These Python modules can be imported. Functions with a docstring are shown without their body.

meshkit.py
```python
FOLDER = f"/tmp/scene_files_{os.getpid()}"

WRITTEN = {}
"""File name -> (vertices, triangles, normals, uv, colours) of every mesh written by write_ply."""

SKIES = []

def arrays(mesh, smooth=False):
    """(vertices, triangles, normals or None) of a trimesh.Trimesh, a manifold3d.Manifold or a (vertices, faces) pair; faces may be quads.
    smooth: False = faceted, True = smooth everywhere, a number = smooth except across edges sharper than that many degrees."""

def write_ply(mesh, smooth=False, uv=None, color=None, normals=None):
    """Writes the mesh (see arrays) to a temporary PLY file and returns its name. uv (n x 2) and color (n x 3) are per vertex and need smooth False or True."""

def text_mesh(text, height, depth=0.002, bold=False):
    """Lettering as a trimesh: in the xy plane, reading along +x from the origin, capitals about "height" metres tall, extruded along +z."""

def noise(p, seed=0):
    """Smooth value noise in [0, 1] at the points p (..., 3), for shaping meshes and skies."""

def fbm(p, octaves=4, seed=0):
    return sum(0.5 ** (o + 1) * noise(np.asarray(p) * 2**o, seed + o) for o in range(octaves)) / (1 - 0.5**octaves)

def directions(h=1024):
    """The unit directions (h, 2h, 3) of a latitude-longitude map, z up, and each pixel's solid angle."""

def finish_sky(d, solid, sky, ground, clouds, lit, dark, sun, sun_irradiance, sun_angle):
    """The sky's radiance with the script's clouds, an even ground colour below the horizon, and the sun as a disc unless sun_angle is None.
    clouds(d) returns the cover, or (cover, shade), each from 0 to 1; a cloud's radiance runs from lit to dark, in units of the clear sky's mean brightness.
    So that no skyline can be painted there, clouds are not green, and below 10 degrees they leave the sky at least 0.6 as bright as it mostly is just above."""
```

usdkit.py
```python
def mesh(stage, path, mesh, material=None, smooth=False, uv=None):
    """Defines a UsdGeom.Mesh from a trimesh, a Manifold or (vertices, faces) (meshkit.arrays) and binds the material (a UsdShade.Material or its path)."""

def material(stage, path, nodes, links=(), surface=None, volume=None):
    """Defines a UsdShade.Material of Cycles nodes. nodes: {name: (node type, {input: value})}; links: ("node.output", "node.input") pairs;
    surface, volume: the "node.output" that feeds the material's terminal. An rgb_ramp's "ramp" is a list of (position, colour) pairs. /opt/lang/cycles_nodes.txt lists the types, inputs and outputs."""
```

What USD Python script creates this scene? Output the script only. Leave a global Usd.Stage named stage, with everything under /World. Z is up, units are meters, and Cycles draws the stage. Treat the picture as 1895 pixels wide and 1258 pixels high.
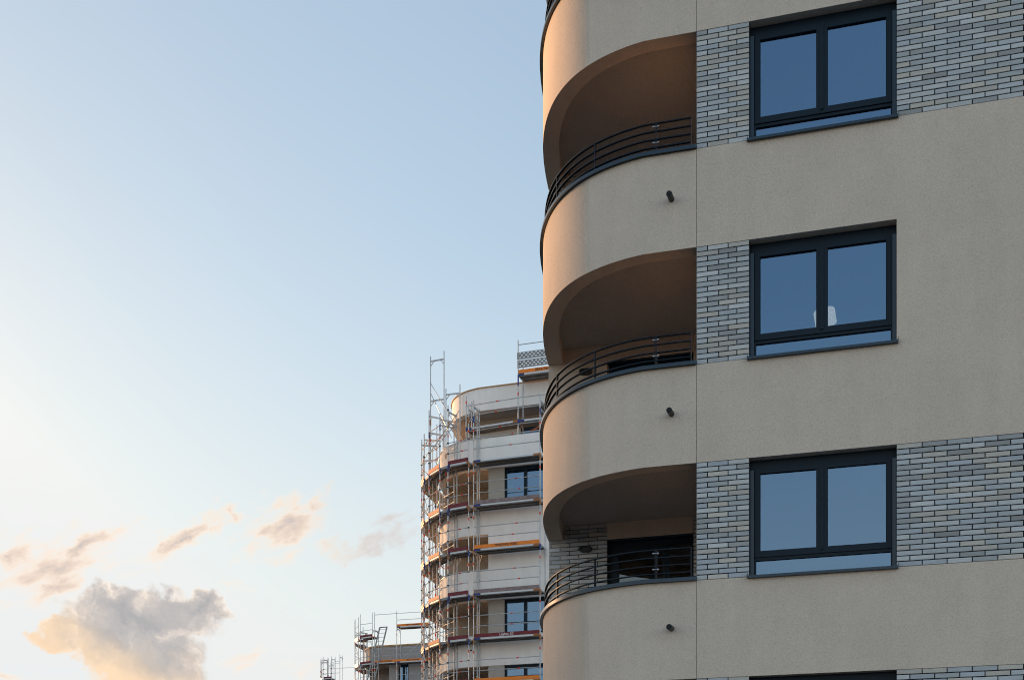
import math, random
import numpy as np
import trimesh
from scipy.interpolate import splprep, splev
from shapely.geometry import Polygon, box as sbox
import usdkit, meshkit
from pxr import Usd, UsdGeom, UsdLux, UsdShade, Gf, Sdf, Vt

random.seed(7); rng = np.random.default_rng(7)
stage = Usd.Stage.CreateInMemory()
UsdGeom.SetStageUpAxis(stage, 'Z')
world = UsdGeom.Xform.Define(stage, '/World')
stage.SetDefaultPrim(world.GetPrim())
UsdGeom.Scope.Define(stage, '/World/Looks')
PI = math.pi

# ---------------------------------------------------------------- camera, sky, sun
CAM_Z = 1.6
F_PX, W_PX, H_PX, CX_PX, HOR_PX = 2400.0, 1895.0, 1258.0, 947.5, 1635.0
cam = UsdGeom.Camera.Define(stage, '/World/camera')
cam.AddTranslateOp().Set(Gf.Vec3d(0, 0, CAM_Z))
cam.AddRotateXOp().Set(90.0)                         # level, looking along +y
cam.CreateHorizontalApertureAttr(36.0)
cam.CreateFocalLengthAttr(36.0 * F_PX / W_PX)
cam.CreateVerticalApertureOffsetAttr(36.0 * (HOR_PX - H_PX / 2) / W_PX)   # rise of the lens
cam.CreateClippingRangeAttr(Gf.Vec2f(0.1, 20000))
cam.CreateExposureAttr(1.44)

SUN_EL = math.radians(7.0)
SUN_AZ = math.radians(-41.5)                          # atan2(x, y) of the direction to the sun
sun_dir = np.array([math.sin(SUN_AZ) * math.cos(SUN_EL), math.cos(SUN_AZ) * math.cos(SUN_EL), math.sin(SUN_EL)])
SKY_STRENGTH = 0.12


def deg_px(x, y):
    """azimuth and elevation, in degrees, of the photograph's direction x, y"""
    dx, dz = (x - CX_PX) / F_PX, (HOR_PX - y) / F_PX
    return math.degrees(math.atan2(dx, 1.0)), math.degrees(math.atan2(dz, math.hypot(dx, 1.0)))


def sky_material():
    n = {'tc': ('texture_coordinate', {}), 'sep': ('separate_xyz', {}),
         'sky': ('sky_texture', {'sky_type': 'single_scattering', 'sun_disc': False, 'sun_elevation': SUN_EL, 'sun_rotation': SUN_AZ,
                                 'altitude': 100.0, 'air_density': 1.0, 'aerosol_density': 1.0, 'ozone_density': 1.0}),
         # a thin even veil of high cloud
         'lum': ('rgb_to_bw', {}), 'pw': ('math', {'math_type': 'power', 'value2': -0.37}), 'pk': ('math', {'math_type': 'multiply', 'value2': 1.17}), 'gk': ('vector_math', {'math_type': 'scale'}),
         'cap': ('mix', {'mix_type': 'darken', 'fac': 1.0, 'color2': (3.25, 3.16, 2.98)}),
         'veil': ('mix', {'mix_type': 'mix'}),
         'vr': ('map_range', {'range_type': 'smoothstep', 'from_min': 6.0, 'from_max': 27.0, 'to_min': 0.86, 'to_max': 0.14, 'clamp': True}),
         'vm': ('map_range', {'range_type': 'smoothstep', 'from_min': 4.0, 'from_max': 34.0, 'clamp': True}),
         'vc': ('rgb_ramp', {'ramp': [(0.0, (2.52, 2.62, 2.63)), (1.0, (1.92, 2.10, 2.34))]}),
         'bg': ('background_shader', {'strength': SKY_STRENGTH})}
    l = [('tc.generated', 'sep.vector'), ('sky.color', 'lum.color'), ('lum.val', 'pw.value1'), ('pw.value', 'pk.value1'), ('sky.color', 'gk.vector1'), ('pk.value', 'gk.scale'), ('gk.vector', 'cap.color1'), ('cap.color', 'veil.color1'), ('eld.value', 'vr.value'), ('eld.value', 'vm.value'), ('vr.result', 'veil.fac'), ('vm.result', 'vc.fac'), ('vc.color', 'veil.color2')]
    # azimuth and elevation in degrees
    for a, kind, inp in (('az', 'arctan2', {}), ('azd', 'degrees', {}), ('eld', 'degrees', {}), ('el', 'arcsine', {})):
        n[a] = ('math', {'math_type': kind, **inp})
    n['ae'] = ('combine_xyz', {'z': 0.0})
    l += [('sep.x', 'az.value1'), ('sep.y', 'az.value2'), ('az.value', 'azd.value1'), ('sep.z', 'el.value1'), ('el.value', 'eld.value1'),
          ('azd.value', 'ae.x'), ('eld.value', 'ae.y')]
    # the edges are broken up by noise at two sizes
    for k, (sc, am, dt) in enumerate(((0.55, 2.3, 4.0), (2.0, 0.78, 6.0))):
        n[f'wn{k}'] = ('noise_texture', {'scale': sc, 'detail': dt, 'roughness': 0.55})
        n[f'wc{k}'] = ('vector_math', {'math_type': 'subtract', 'vector2': (0.5, 0.5, 0.5)})
        n[f'ws{k}'] = ('vector_math', {'math_type': 'scale', 'scale': am})
        l += [('ae.vector', f'wn{k}.vector'), (f'wn{k}.color', f'wc{k}.vector1'), (f'wc{k}.vector', f'ws{k}.vector1')]
    n['w1'] = ('vector_math', {'math_type': 'add'}); n['w2'] = ('vector_math', {'math_type': 'add'})
    l += [('ae.vector', 'w1.vector1'), ('ws0.vector', 'w1.vector2'), ('w1.vector', 'w2.vector1'), ('ws1.vector', 'w2.vector2')]

    def blobs(tag, spots):
        last = None
        for k, (x, y, rx, ry, turn, gain) in enumerate(spots):
            ca, ce = deg_px(x, y)
            q = 180 / PI / F_PX * math.cos(math.radians(ca)) ** 2
            n[f'{tag}s{k}'] = ('vector_math', {'math_type': 'subtract', 'vector2': (ca, ce, 0)})
            n[f'{tag}r{k}'] = ('vector_rotate', {'rotate_type': 'z_axis', 'angle': math.radians(-turn)})
            n[f'{tag}m{k}'] = ('vector_math', {'math_type': 'multiply', 'vector2': (1 / (rx * q), 1 / (ry * q), 0)})
            n[f'{tag}l{k}'] = ('vector_math', {'math_type': 'length'})
            n[f'{tag}f{k}'] = ('math', {'math_type': 'multiply_add', 'value2': -gain, 'value3': gain})
            l.extend([('w2.vector', f'{tag}s{k}.vector1'), (f'{tag}s{k}.vector', f'{tag}r{k}.vector'), (f'{tag}r{k}.vector', f'{tag}m{k}.vector1'),
                      (f'{tag}m{k}.vector', f'{tag}l{k}.vector1'), (f'{tag}l{k}.value', f'{tag}f{k}.value1')])
            here = f'{tag}f{k}.value'
            if last:
                n[f'{tag}x{k}'] = ('math', {'math_type': 'maximum'})
                l.extend([(last, f'{tag}x{k}.value1'), (here, f'{tag}x{k}.value2')])
                here = f'{tag}x{k}.value'
            last = here
        return last
    big = blobs('b', CUMULUS); thin = blobs('t', WISPS)
    n['bn'] = ('noise_texture', {'scale': 1.25, 'detail': 7.0, 'roughness': 0.55}); l.append(('w2.vector', 'bn.vector'))
    n['tn'] = ('noise_texture', {'scale': 1.5, 'detail': 6.0, 'roughness': 0.58}); n['tr'] = ('vector_rotate', {'rotate_type': 'z_axis', 'angle': math.radians(-24)}); n['ts'] = ('vector_math', {'math_type': 'multiply', 'vector2': (0.55, 1.5, 1.0)}); l.extend([('ae.vector', 'tr.vector'), ('tr.vector', 'ts.vector1'), ('ts.vector', 'tn.vector')])
    # cover
    n['bc'] = ('map_range', {'range_type': 'smoothstep', 'from_min': -0.02, 'from_max': 0.26, 'to_min': 0.0, 'to_max': 0.97, 'clamp': True}); l.append((big, 'bc.value'))
    n['tj'] = ('math', {'math_type': 'multiply_add', 'value2': 2.1, 'value3': -0.92}); l.append(('tn.fac', 'tj.value1'))
    n['ta'] = ('math', {'math_type': 'add'}); l += [(thin, 'ta.value1'), ('tj.value', 'ta.value2')]
    n['tcv'] = ('map_range', {'range_type': 'smoothstep', 'from_min': -0.05, 'from_max': 1.0, 'to_min': 0.0, 'to_max': 0.9, 'clamp': True}); l.append(('ta.value', 'tcv.value'))
    # the big cloud: thick grey heart above, thin glowing edges, warm towards the low sun on its left and below
    n['bd'] = ('math', {'math_type': 'multiply_add', 'value2': 1.55, 'value3': -0.76}); l.append(('bn.fac', 'bd.value1'))
    n['bh'] = ('math', {'math_type': 'add'}); l += [(big, 'bh.value1'), ('bd.value', 'bh.value2')]
    n['bg1'] = ('map_range', {'from_min': -0.05, 'from_max': 0.95, 'clamp': True}); l.append(('bh.value', 'bg1.value'))
    n['bgr'] = ('rgb_ramp', {'ramp': [(0.0, (3.2, 2.8, 2.42)), (0.22, (2.4, 2.14, 1.93)), (0.5, (1.78, 1.66, 1.60)), (1.0, (1.36, 1.34, 1.36))]}); l.append(('bg1.result', 'bgr.fac'))
    ca, ce = deg_px(215, 1205); q = 180 / PI / F_PX
    n['wx'] = ('vector_math', {'math_type': 'subtract', 'vector2': (ca, ce, 0)}); l.append(('w2.vector', 'wx.vector1'))
    n['wd'] = ('vector_math', {'math_type': 'dot_product', 'vector2': (-0.42 / (60 * q), -1.0 / (60 * q), 0)}); l.append(('wx.vector', 'wd.vector1'))
    n['wf'] = ('map_range', {'range_type': 'smoothstep', 'from_min': -1.0, 'from_max': 0.9, 'to_min': 0.0, 'to_max': 0.88, 'clamp': True}); l.append(('wd.value', 'wf.value'))
    n['bw'] = ('mix', {'mix_type': 'mix', 'color2': (3.25, 2.35, 1.5)}); l += [('wf.result', 'bw.fac'), ('bgr.color', 'bw.color1')]
    n['tg'] = ('rgb_ramp', {'ramp': [(0.0, (3.2, 2.75, 2.3)), (0.45, (3.1, 2.5, 2.0)), (0.75, (2.5, 2.0, 1.68)), (1.0, (1.9, 1.66, 1.55))]})
    n['tgm'] = ('map_range', {'from_min': 0.1, 'from_max': 1.35, 'clamp': True}); l += [('ta.value', 'tgm.value'), ('tgm.result', 'tg.fac')]
    n['gz'] = ('map_range', {'range_type': 'smoothstep', 'from_min': -9.5, 'from_max': -5.5, 'to_min': 0.0, 'to_max': 0.8, 'clamp': True}); n['tz'] = ('mix', {'mix_type': 'mix', 'color2': (2.0, 1.97, 2.0)})
    l += [('azd.value', 'gz.value'), ('gz.result', 'tz.fac'), ('tg.color', 'tz.color1')]
    n['m1'] = ('mix', {'mix_type': 'mix'}); l += [('tcv.result', 'm1.fac'), ('veil.color', 'm1.color1'), ('tz.color', 'm1.color2')]
    n['m2'] = ('mix', {'mix_type': 'mix'}); l += [('bc.result', 'm2.fac'), ('m1.color', 'm2.color1'), ('bw.color', 'm2.color2')]
    l.append(('m2.color', 'bg.color'))
    return usdkit.material(stage, '/World/Looks/sky', n, l, surface='bg.background')


# clouds by their directions: (x, y, half width, half height, turn, gain)
CUMULUS = [(262, 1140, 165, 58, 0, 1.0), (275, 1225, 118, 100, 0, 1.0), (120, 1172, 80, 26, 12, 0.7), (372, 1128, 62, 34, 12, 1.0), (210, 1185, 120, 60, -25, 1.0), (285, 1300, 120, 90, 0, 1.0)]
WISPS = [(105, 1045, 130, 56, 28, 1.1), (150, 1010, 115, 26, 22, 1.05), (25, 1020, 75, 40, 10, 0.95), (95, 1085, 70, 40, 30, 0.85),
         (345, 995, 120, 25, 28, 1.0), (425, 950, 34, 18, 35, 0.8), (530, 975, 95, 52, 20, 1.1), (580, 935, 42, 20, 50, 0.8), (680, 1000, 100, 24, 14, 0.95), (730, 962, 45, 17, 12, 0.8),
         (445, 1225, 40, 24, 30, 0.42), (560, 1240, 36, 18, 0, 0.55), (435, 1085, 34, 8, -8, 0.4), (20, 1250, 30, 10, -8, 0.5)]

dome = UsdLux.DomeLight.Define(stage, '/World/sky')
dome.CreateIntensityAttr(1.0)
UsdShade.MaterialBindingAPI.Apply(dome.GetPrim()).Bind(sky_material())
dome.GetPrim().SetCustomDataByKey('kind', 'structure')
sun = UsdLux.DistantLight.Define(stage, '/World/sun')
sun.CreateIntensityAttr(0.80); sun.CreateAngleAttr(2.6); sun.CreateNormalizeAttr(True)
sun.CreateColorAttr(Gf.Vec3f(1.0, 0.55, 0.25))
rot = Gf.Rotation(Gf.Vec3d(0, 0, 1), Gf.Vec3d(*map(float, sun_dir)))
sun.AddTransformOp().Set(Gf.Matrix4d().SetRotate(rot))

# ---------------------------------------------------------------- helpers
counts = {}


def numbered(path):
    k = counts.get(path, -1) + 1
    counts[path] = k
    return path if k == 0 else f'{path}_{k:03d}'


def tag(prim, **kw):
    for k, v in kw.items():
        if v is not None:
            prim.SetCustomDataByKey(k, v)
    return prim


def thing(name, label, cat, loc=(0, 0, 0), turn=0.0, group=None, kind=None):
    x = UsdGeom.Xform.Define(stage, numbered('/World/' + name))
    x.AddTranslateOp().Set(Gf.Vec3d(*map(float, loc)))
    if turn:
        x.AddRotateZOp().Set(math.degrees(turn))
    return tag(x.GetPrim(), label=label, category=cat, group=group, kind=kind)


class MB:
    """collects boxes, bars, tubes and sheets; build() makes them ONE mesh"""
    def __init__(self):
        self.v, self.f, self.n = [], [], 0

    def add(self, v, f):
        v = np.asarray(v, float); f = np.asarray(f, int)
        if f.shape[1] == 4:
            f = np.vstack([f[:, [0, 1, 2]], f[:, [0, 2, 3]]])
        self.v.append(v); self.f.append(f + self.n); self.n += len(v)
        return self

    def mesh(self, m):
        return self.add(m.vertices, m.faces)

    def box(self, x0, x1, y0, y1, z0, z1):
        v = [(x, y, z) for x in (x0, x1) for y in (y0, y1) for z in (z0, z1)]
        f = [(0, 1, 3, 2), (4, 6, 7, 5), (0, 4, 5, 1), (2, 3, 7, 6), (0, 2, 6, 4), (1, 5, 7, 3)]
        return self.add(v, f)

    def bar(self, a, b, w, h, up=(0, 0, 1)):
        """a rectangular bar from a to b, w across, h along up"""
        a, b, up = map(lambda q: np.asarray(q, float), (a, b, up))
        d = b - a; d /= np.linalg.norm(d)
        s_ = np.cross(d, up); s_ /= np.linalg.norm(s_); u = np.cross(s_, d)
        v = [p + s_ * i * w / 2 + u * j * h / 2 for p in (a, b) for i, j in ((-1, -1), (1, -1), (1, 1), (-1, 1))]
        return self.add(v, [(0, 1, 2, 3), (4, 7, 6, 5), (0, 4, 5, 1), (1, 5, 6, 2), (2, 6, 7, 3), (3, 7, 4, 0)])

    def tube(self, a, b, r, n=8, r2=None):
        a, b = np.asarray(a, float), np.asarray(b, float)
        d = b - a; d /= np.linalg.norm(d)
        s_ = np.cross(d, (0, 0, 1) if abs(d[2]) < 0.9 else (1, 0, 0)); s_ /= np.linalg.norm(s_); u = np.cross(s_, d)
        ang = np.arange(n) * 2 * PI / n
        ring = np.cos(ang)[:, None] * s_ + np.sin(ang)[:, None] * u
        v = np.vstack([a + ring * r, b + ring * (r if r2 is None else r2), [a], [b]])
        k = np.arange(n); k2 = (k + 1) % n
        f = np.vstack([np.stack([k, k2, k2 + n], 1), np.stack([k, k2 + n, k + n], 1),
                       np.stack([k2, k, np.full(n, 2 * n)], 1), np.stack([k + n, k2 + n, np.full(n, 2 * n + 1)], 1)])
        return self.add(v, f[:, ::-1])

    def sweep(self, line, profile, closed_ends=True):
        """profile: (r, z) loop, r measured outwards from the plan curve; line: (x, y, nx, ny) rows"""
        L, k = len(line), len(profile)
        P = np.asarray(profile, float)
        v = np.zeros((L, k, 3))
        v[:, :, 0] = line[:, 0:1] + line[:, 2:3] * P[None, :, 0]
        v[:, :, 1] = line[:, 1:2] + line[:, 3:4] * P[None, :, 0]
        v[:, :, 2] = P[None, :, 1]
        i, j = np.meshgrid(np.arange(L - 1), np.arange(k), indexing='ij')
        q = np.stack([i * k + j, i * k + (j + 1) % k, (i + 1) * k + (j + 1) % k, (i + 1) * k + j], -1).reshape(-1, 4)
        f = np.vstack([q[:, [0, 1, 2]], q[:, [0, 2, 3]]])
        ends = []
        if closed_ends:
            for t in range(1, k - 1):
                ends.append((0, t + 1, t)); o = (L - 1) * k; ends.append((o, o + t, o + t + 1))
            f = np.vstack([f, ends])
        return self.add(v.reshape(-1, 3), f)

    def plate(self, poly, z0, z1):
        m = trimesh.creation.extrude_polygon(poly, z1 - z0); m.apply_translation((0, 0, z0))
        return self.mesh(m)

    def build(self, name, mat, parent, smooth=False, label=None, kind=None, tone=None):
        path = numbered(f'{parent.GetPath()}/{name}')
        v, f = np.vstack(self.v), np.vstack(self.f)
        m = usdkit.mesh(stage, path, (v, f), MATS[mat], smooth)
        if tone is not None:
            t = np.asarray(tone, np.float32)
            pv = UsdGeom.PrimvarsAPI(m).CreatePrimvar('tone', Sdf.ValueTypeNames.Float3Array, 'vertex' if t.ndim > 1 else 'constant')
            pv.Set(Vt.Vec3fArray.FromNumpy(t if t.ndim > 1 else t[None]))
        return tag(m.GetPrim(), label=label, kind=kind)


def outline(pts):
    """plan curve rows (x, y, nx, ny), n pointing to the left of the way along it"""
    p = np.asarray(pts, float); t = np.gradient(p, axis=0); t /= np.linalg.norm(t, axis=1, keepdims=True)
    return np.hstack([p, np.stack([t[:, 1], -t[:, 0]], 1) * -1.0])


# ---------------------------------------------------------------- materials
MATS = {}


def mat(name, nodes, links, surface='p.BSDF'):
    MATS[name] = usdkit.material(stage, '/World/Looks/' + name, nodes, links, surface=surface)


def plain(name, col, rough=0.6, metal=0.0, vary=0.0, scale=3.0, bump=0.0, bscale=60.0, spec=0.5):
    n = {'p': ('principled_bsdf', {'base_color': col, 'roughness': rough, 'metallic': metal, 'specular_ior_level': spec})}; l = []
    n['g'] = ('geometry', {})
    if vary:
        n['n'] = ('noise_texture', {'scale': scale, 'detail': 5.0, 'roughness': 0.6}); l.append(('g.position', 'n.vector'))
        lo, hi = [c * (1 - vary) for c in col], [min(1, c * (1 + vary)) for c in col]
        n['r'] = ('rgb_ramp', {'ramp': [(0.25, lo), (0.75, hi)]}); l += [('n.fac', 'r.fac'), ('r.color', 'p.base_color')]
    if bump:
        n['bn'] = ('noise_texture', {'scale': bscale, 'detail': 3.0, 'roughness': 0.6}); l.append(('g.position', 'bn.vector'))
        n['b'] = ('bump', {'strength': bump, 'distance': 0.006}); l += [('bn.fac', 'b.height'), ('b.normal', 'p.normal')]
    mat(name, n, l)


def render_coat(name, col, bump, grain, g=1.0):
    """rubbed mineral render: sandy grain, faint cloudy patches, faint rain streaks"""
    n = {'g': ('geometry', {}), 'p': ('principled_bsdf', {'roughness': 0.92, 'specular_ior_level': 0.25}),
         'n1': ('noise_texture', {'scale': 1.3, 'detail': 7.0, 'roughness': 0.66}), 'n2': ('noise_texture', {'scale': grain, 'detail': 3.0, 'roughness': 0.7}),
         'mp': ('mapping', {'mapping_type': 'point', 'scale': (3.0, 3.0, 0.25)}), 'n3': ('noise_texture', {'scale': 1.6, 'detail': 4.0}),
         'r1': ('rgb_ramp', {'ramp': [(0.3, [c * 0.955 for c in col]), (0.7, [c * 1.045 for c in col])]}),
         'r2': ('rgb_ramp', {'ramp': [(0.28, (1 - 0.17 * g, 1 - 0.17 * g, 1 - 0.165 * g)), (0.5, (1, 1, 1)), (0.72, (1 + 0.11 * g, 1 + 0.11 * g, 1 + 0.105 * g))]}),
         'r3': ('rgb_ramp', {'ramp': [(0.3, (0.965, 0.965, 0.97)), (0.7, (1.02, 1.02, 1.015))]}),
         'm1': ('mix', {'mix_type': 'multiply', 'fac': 1.0}), 'm2': ('mix', {'mix_type': 'multiply', 'fac': 1.0}),
         'b': ('bump', {'strength': bump, 'distance': 0.008})}
    l = [('g.position', 'n1.vector'), ('g.position', 'n2.vector'), ('g.position', 'mp.vector'), ('mp.vector', 'n3.vector'), ('n1.fac', 'r1.fac'), ('n2.fac', 'r2.fac'), ('n3.fac', 'r3.fac'),
         ('r1.color', 'm1.color1'), ('r2.color', 'm1.color2'), ('m1.color', 'm2.color1'), ('r3.color', 'm2.color2'), ('m2.color', 'p.base_color'), ('n2.fac', 'b.height'), ('b.normal', 'p.normal')]
    mat(name, n, l)


render_coat('beige_render', (0.655, 0.540, 0.438), 0.5, 58.0, 1.15)
render_coat('pale_basecoat', (0.90, 0.86, 0.81), 0.12, 60.0, 0.35)
render_coat('grey_plaster', (0.44, 0.40, 0.345), 0.3, 20.0, 0.7)
render_coat('concrete', (0.36, 0.35, 0.34), 0.3, 9.0)
mat('clinker', {'t': ('attribute', {'attribute': 'tone'}), 'g': ('geometry', {}), 'p': ('principled_bsdf', {'roughness': 0.55, 'specular_ior_level': 0.4}),
                'mp': ('mapping', {'mapping_type': 'point', 'scale': (5.0, 5.0, 60.0)}), 'n': ('noise_texture', {'scale': 1.3, 'detail': 5.0, 'roughness': 0.65}),
                'r': ('rgb_ramp', {'ramp': [(0.25, (0.80, 0.80, 0.80)), (0.75, (1.17, 1.17, 1.17))]}), 'm': ('mix', {'mix_type': 'multiply', 'fac': 1.0}),
                'n2': ('noise_texture', {'scale': 140.0, 'detail': 3.0}), 'b': ('bump', {'strength': 0.35, 'distance': 0.004})},
    [('g.position', 'mp.vector'), ('mp.vector', 'n.vector'), ('n.fac', 'r.fac'), ('t.color', 'm.color1'), ('r.color', 'm.color2'), ('m.color', 'p.base_color'), ('g.position', 'n2.vector'), ('n2.fac', 'b.height'), ('b.normal', 'p.normal')])
plain('mortar', (0.020, 0.021, 0.027), 0.95, bump=0.3)
plain('anthracite', (0.004, 0.014, 0.025), 0.42, vary=0.12, scale=6, spec=0.22)
plain('coping_metal', (0.010, 0.028, 0.046), 0.26, vary=0.10, scale=4, spec=0.5)
plain('black_plastic', (0.012, 0.012, 0.013), 0.5)
plain('joint_grey', (0.17, 0.16, 0.15), 0.7)
plain('dark_void', (0.01, 0.01, 0.01), 0.9)
plain('room_wall', (0.16, 0.15, 0.14), 0.9)
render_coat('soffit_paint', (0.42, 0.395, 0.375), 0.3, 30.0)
plain('steel_bright', (0.75, 0.73, 0.70), 0.18, metal=1.0)
plain('galvanised', (0.52, 0.53, 0.53), 0.45, metal=0.35, vary=0.25, scale=5)
plain('deck_steel', (0.30, 0.29, 0.28), 0.6, metal=0.3, vary=0.3, scale=6)
plain('steel_rim', (0.66, 0.67, 0.68), 0.5, metal=0.2)
plain('red_clip', (0.72, 0.06, 0.025), 0.5)
plain('blue_paint', (0.02, 0.045, 0.22), 0.5)
plain('rust_orange', (0.42, 0.15, 0.035), 0.6)
plain('orange_board', (0.84, 0.225, 0.014), 0.55, vary=0.12, scale=2.5)
plain('red_board', (0.16, 0.012, 0.018), 0.6, vary=0.25, scale=3)
plain('weathered_wood', (0.26, 0.19, 0.18), 0.85, vary=0.35, scale=7, bump=0.3, bscale=30)
plain('fresh_wood', (0.52, 0.30, 0.13), 0.75, vary=0.25, scale=5)
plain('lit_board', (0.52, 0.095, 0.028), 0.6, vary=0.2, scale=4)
plain('print_black', (0.02, 0.018, 0.016), 0.7)
plain('print_white', (0.75, 0.72, 0.70), 0.7)
plain('terracotta', (0.35, 0.10, 0.04), 0.6, vary=0.2)
plain('green_roll', (0.03, 0.19, 0.10), 0.6)
mat('shade_white', {'d': ('diffuse_bsdf', {'color': (0.93, 0.91, 0.88)}), 't': ('translucent_bsdf', {'color': (0.9, 0.86, 0.8)}), 'm': ('mix_closure', {'fac': 0.35}), 'e': ('emission', {'color': (1.0, 0.90, 0.80), 'strength': 0.28}), 'a': ('add_closure', {})}, [('d.BSDF', 'm.closure1'), ('t.BSDF', 'm.closure2'), ('m.closure', 'a.closure1'), ('e.emission', 'a.closure2')], 'a.closure')
plain('shutter', (0.10, 0.085, 0.075), 0.5)
plain('mortar_dab', (0.22, 0.20, 0.18), 0.9)
plain('ground', (0.10, 0.092, 0.083), 0.95, vary=0.25, scale=0.4)
plain('hill_green', (0.045, 0.06, 0.025), 0.95, vary=0.4, scale=0.05)


def glass(name, refl, tint, trans):
    n = {'gl': ('glossy_bsdf', {'color': tint, 'roughness': 0.004}), 'tr': ('transparent_bsdf', {'color': trans}), 'lw': ('layer_weight', {'blend': 0.30}),
         'mr': ('map_range', {'from_min': 0.0, 'from_max': 1.0, 'to_min': refl, 'to_max': 0.95, 'clamp': True}), 'm': ('mix_closure', {}),
         'g': ('geometry', {}), 'n': ('noise_texture', {'scale': 1.1, 'detail': 0.0}), 'b': ('bump', {'strength': 0.10, 'distance': 0.012})}
    l = [('lw.fresnel', 'mr.value'), ('mr.result', 'm.fac'), ('tr.BSDF', 'm.closure1'), ('gl.BSDF', 'm.closure2'), ('g.position', 'n.vector'), ('n.fac', 'b.height'), ('b.normal', 'gl.normal')]
    mat(name, n, l, 'm.closure')


glass('window_glass', 0.27, (0.47, 0.70, 1.0), (0.55, 0.60, 0.60))
glass('door_glass', 0.10, (0.9, 0.95, 1.0), (0.45, 0.5, 0.5))
mat('lamp_glass', {'p': ('principled_bsdf', {'base_color': (0.05, 0.05, 0.05), 'roughness': 0.3})}, [])

BRICK_TONES = [tuple(c * q for c, q in zip(t, (1.40, 1.33, 1.25))) for t in [(0.335, 0.365, 0.395), (0.30, 0.325, 0.345), (0.385, 0.405, 0.42), (0.345, 0.335, 0.315), (0.395, 0.375, 0.345), (0.26, 0.275, 0.285), (0.31, 0.345, 0.385), (0.43, 0.445, 0.455), (0.22, 0.23, 0.235)]]
BRICK_ODDS = np.array([0.19, 0.16, 0.15, 0.13, 0.10, 0.09, 0.09, 0.06, 0.03])


def brick_tone():
    t = np.array(BRICK_TONES[rng.choice(len(BRICK_TONES), p=BRICK_ODDS)])
    return np.clip(t * rng.uniform(0.92, 1.09), 0.05, 0.6)


# ---------------------------------------------------------------- ground and hills
grd = usdkit.mesh(stage, '/World/ground', (np.array([(-3000, -3000, 0), (3000, -3000, 0), (3000, 3000, 0), (-3000, 3000, 0.0)]), np.array([(0, 1, 2), (0, 2, 3)])), MATS['ground'])
tag(grd.GetPrim(), kind='structure')


def hill():
    """the wooded ridge on the sunset side that keeps the low sun off the lower storeys"""
    d0 = 330.0
    a = np.radians(np.linspace(-74, -17, 60)); r = np.linspace(0, 1, 9)
    v = []
    for i, aa in enumerate(a):
        w = math.sin(PI * i / 59) ** 0.45
        crest = RIDGE_H * w * (1 + 0.012 * math.sin(i * 1.9) + 0.01 * math.sin(i * 0.83))
        for k in r:
            prof = math.sin(PI * k) ** 0.9
            rr = d0 - 90 + 260 * k
            v.append((rr * math.sin(aa), rr * math.cos(aa), -0.5 + crest * prof))
    i, j = np.meshgrid(np.arange(59), np.arange(8), indexing='ij')
    q = np.stack([i * 9 + j, (i + 1) * 9 + j, (i + 1) * 9 + j + 1, i * 9 + j + 1], -1).reshape(-1, 4)
    m = usdkit.mesh(stage, '/World/hill', (np.array(v), q), MATS['hill_green'], True)
    tag(m.GetPrim(), kind='structure')


RIDGE_H = 55.9
hill()

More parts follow.
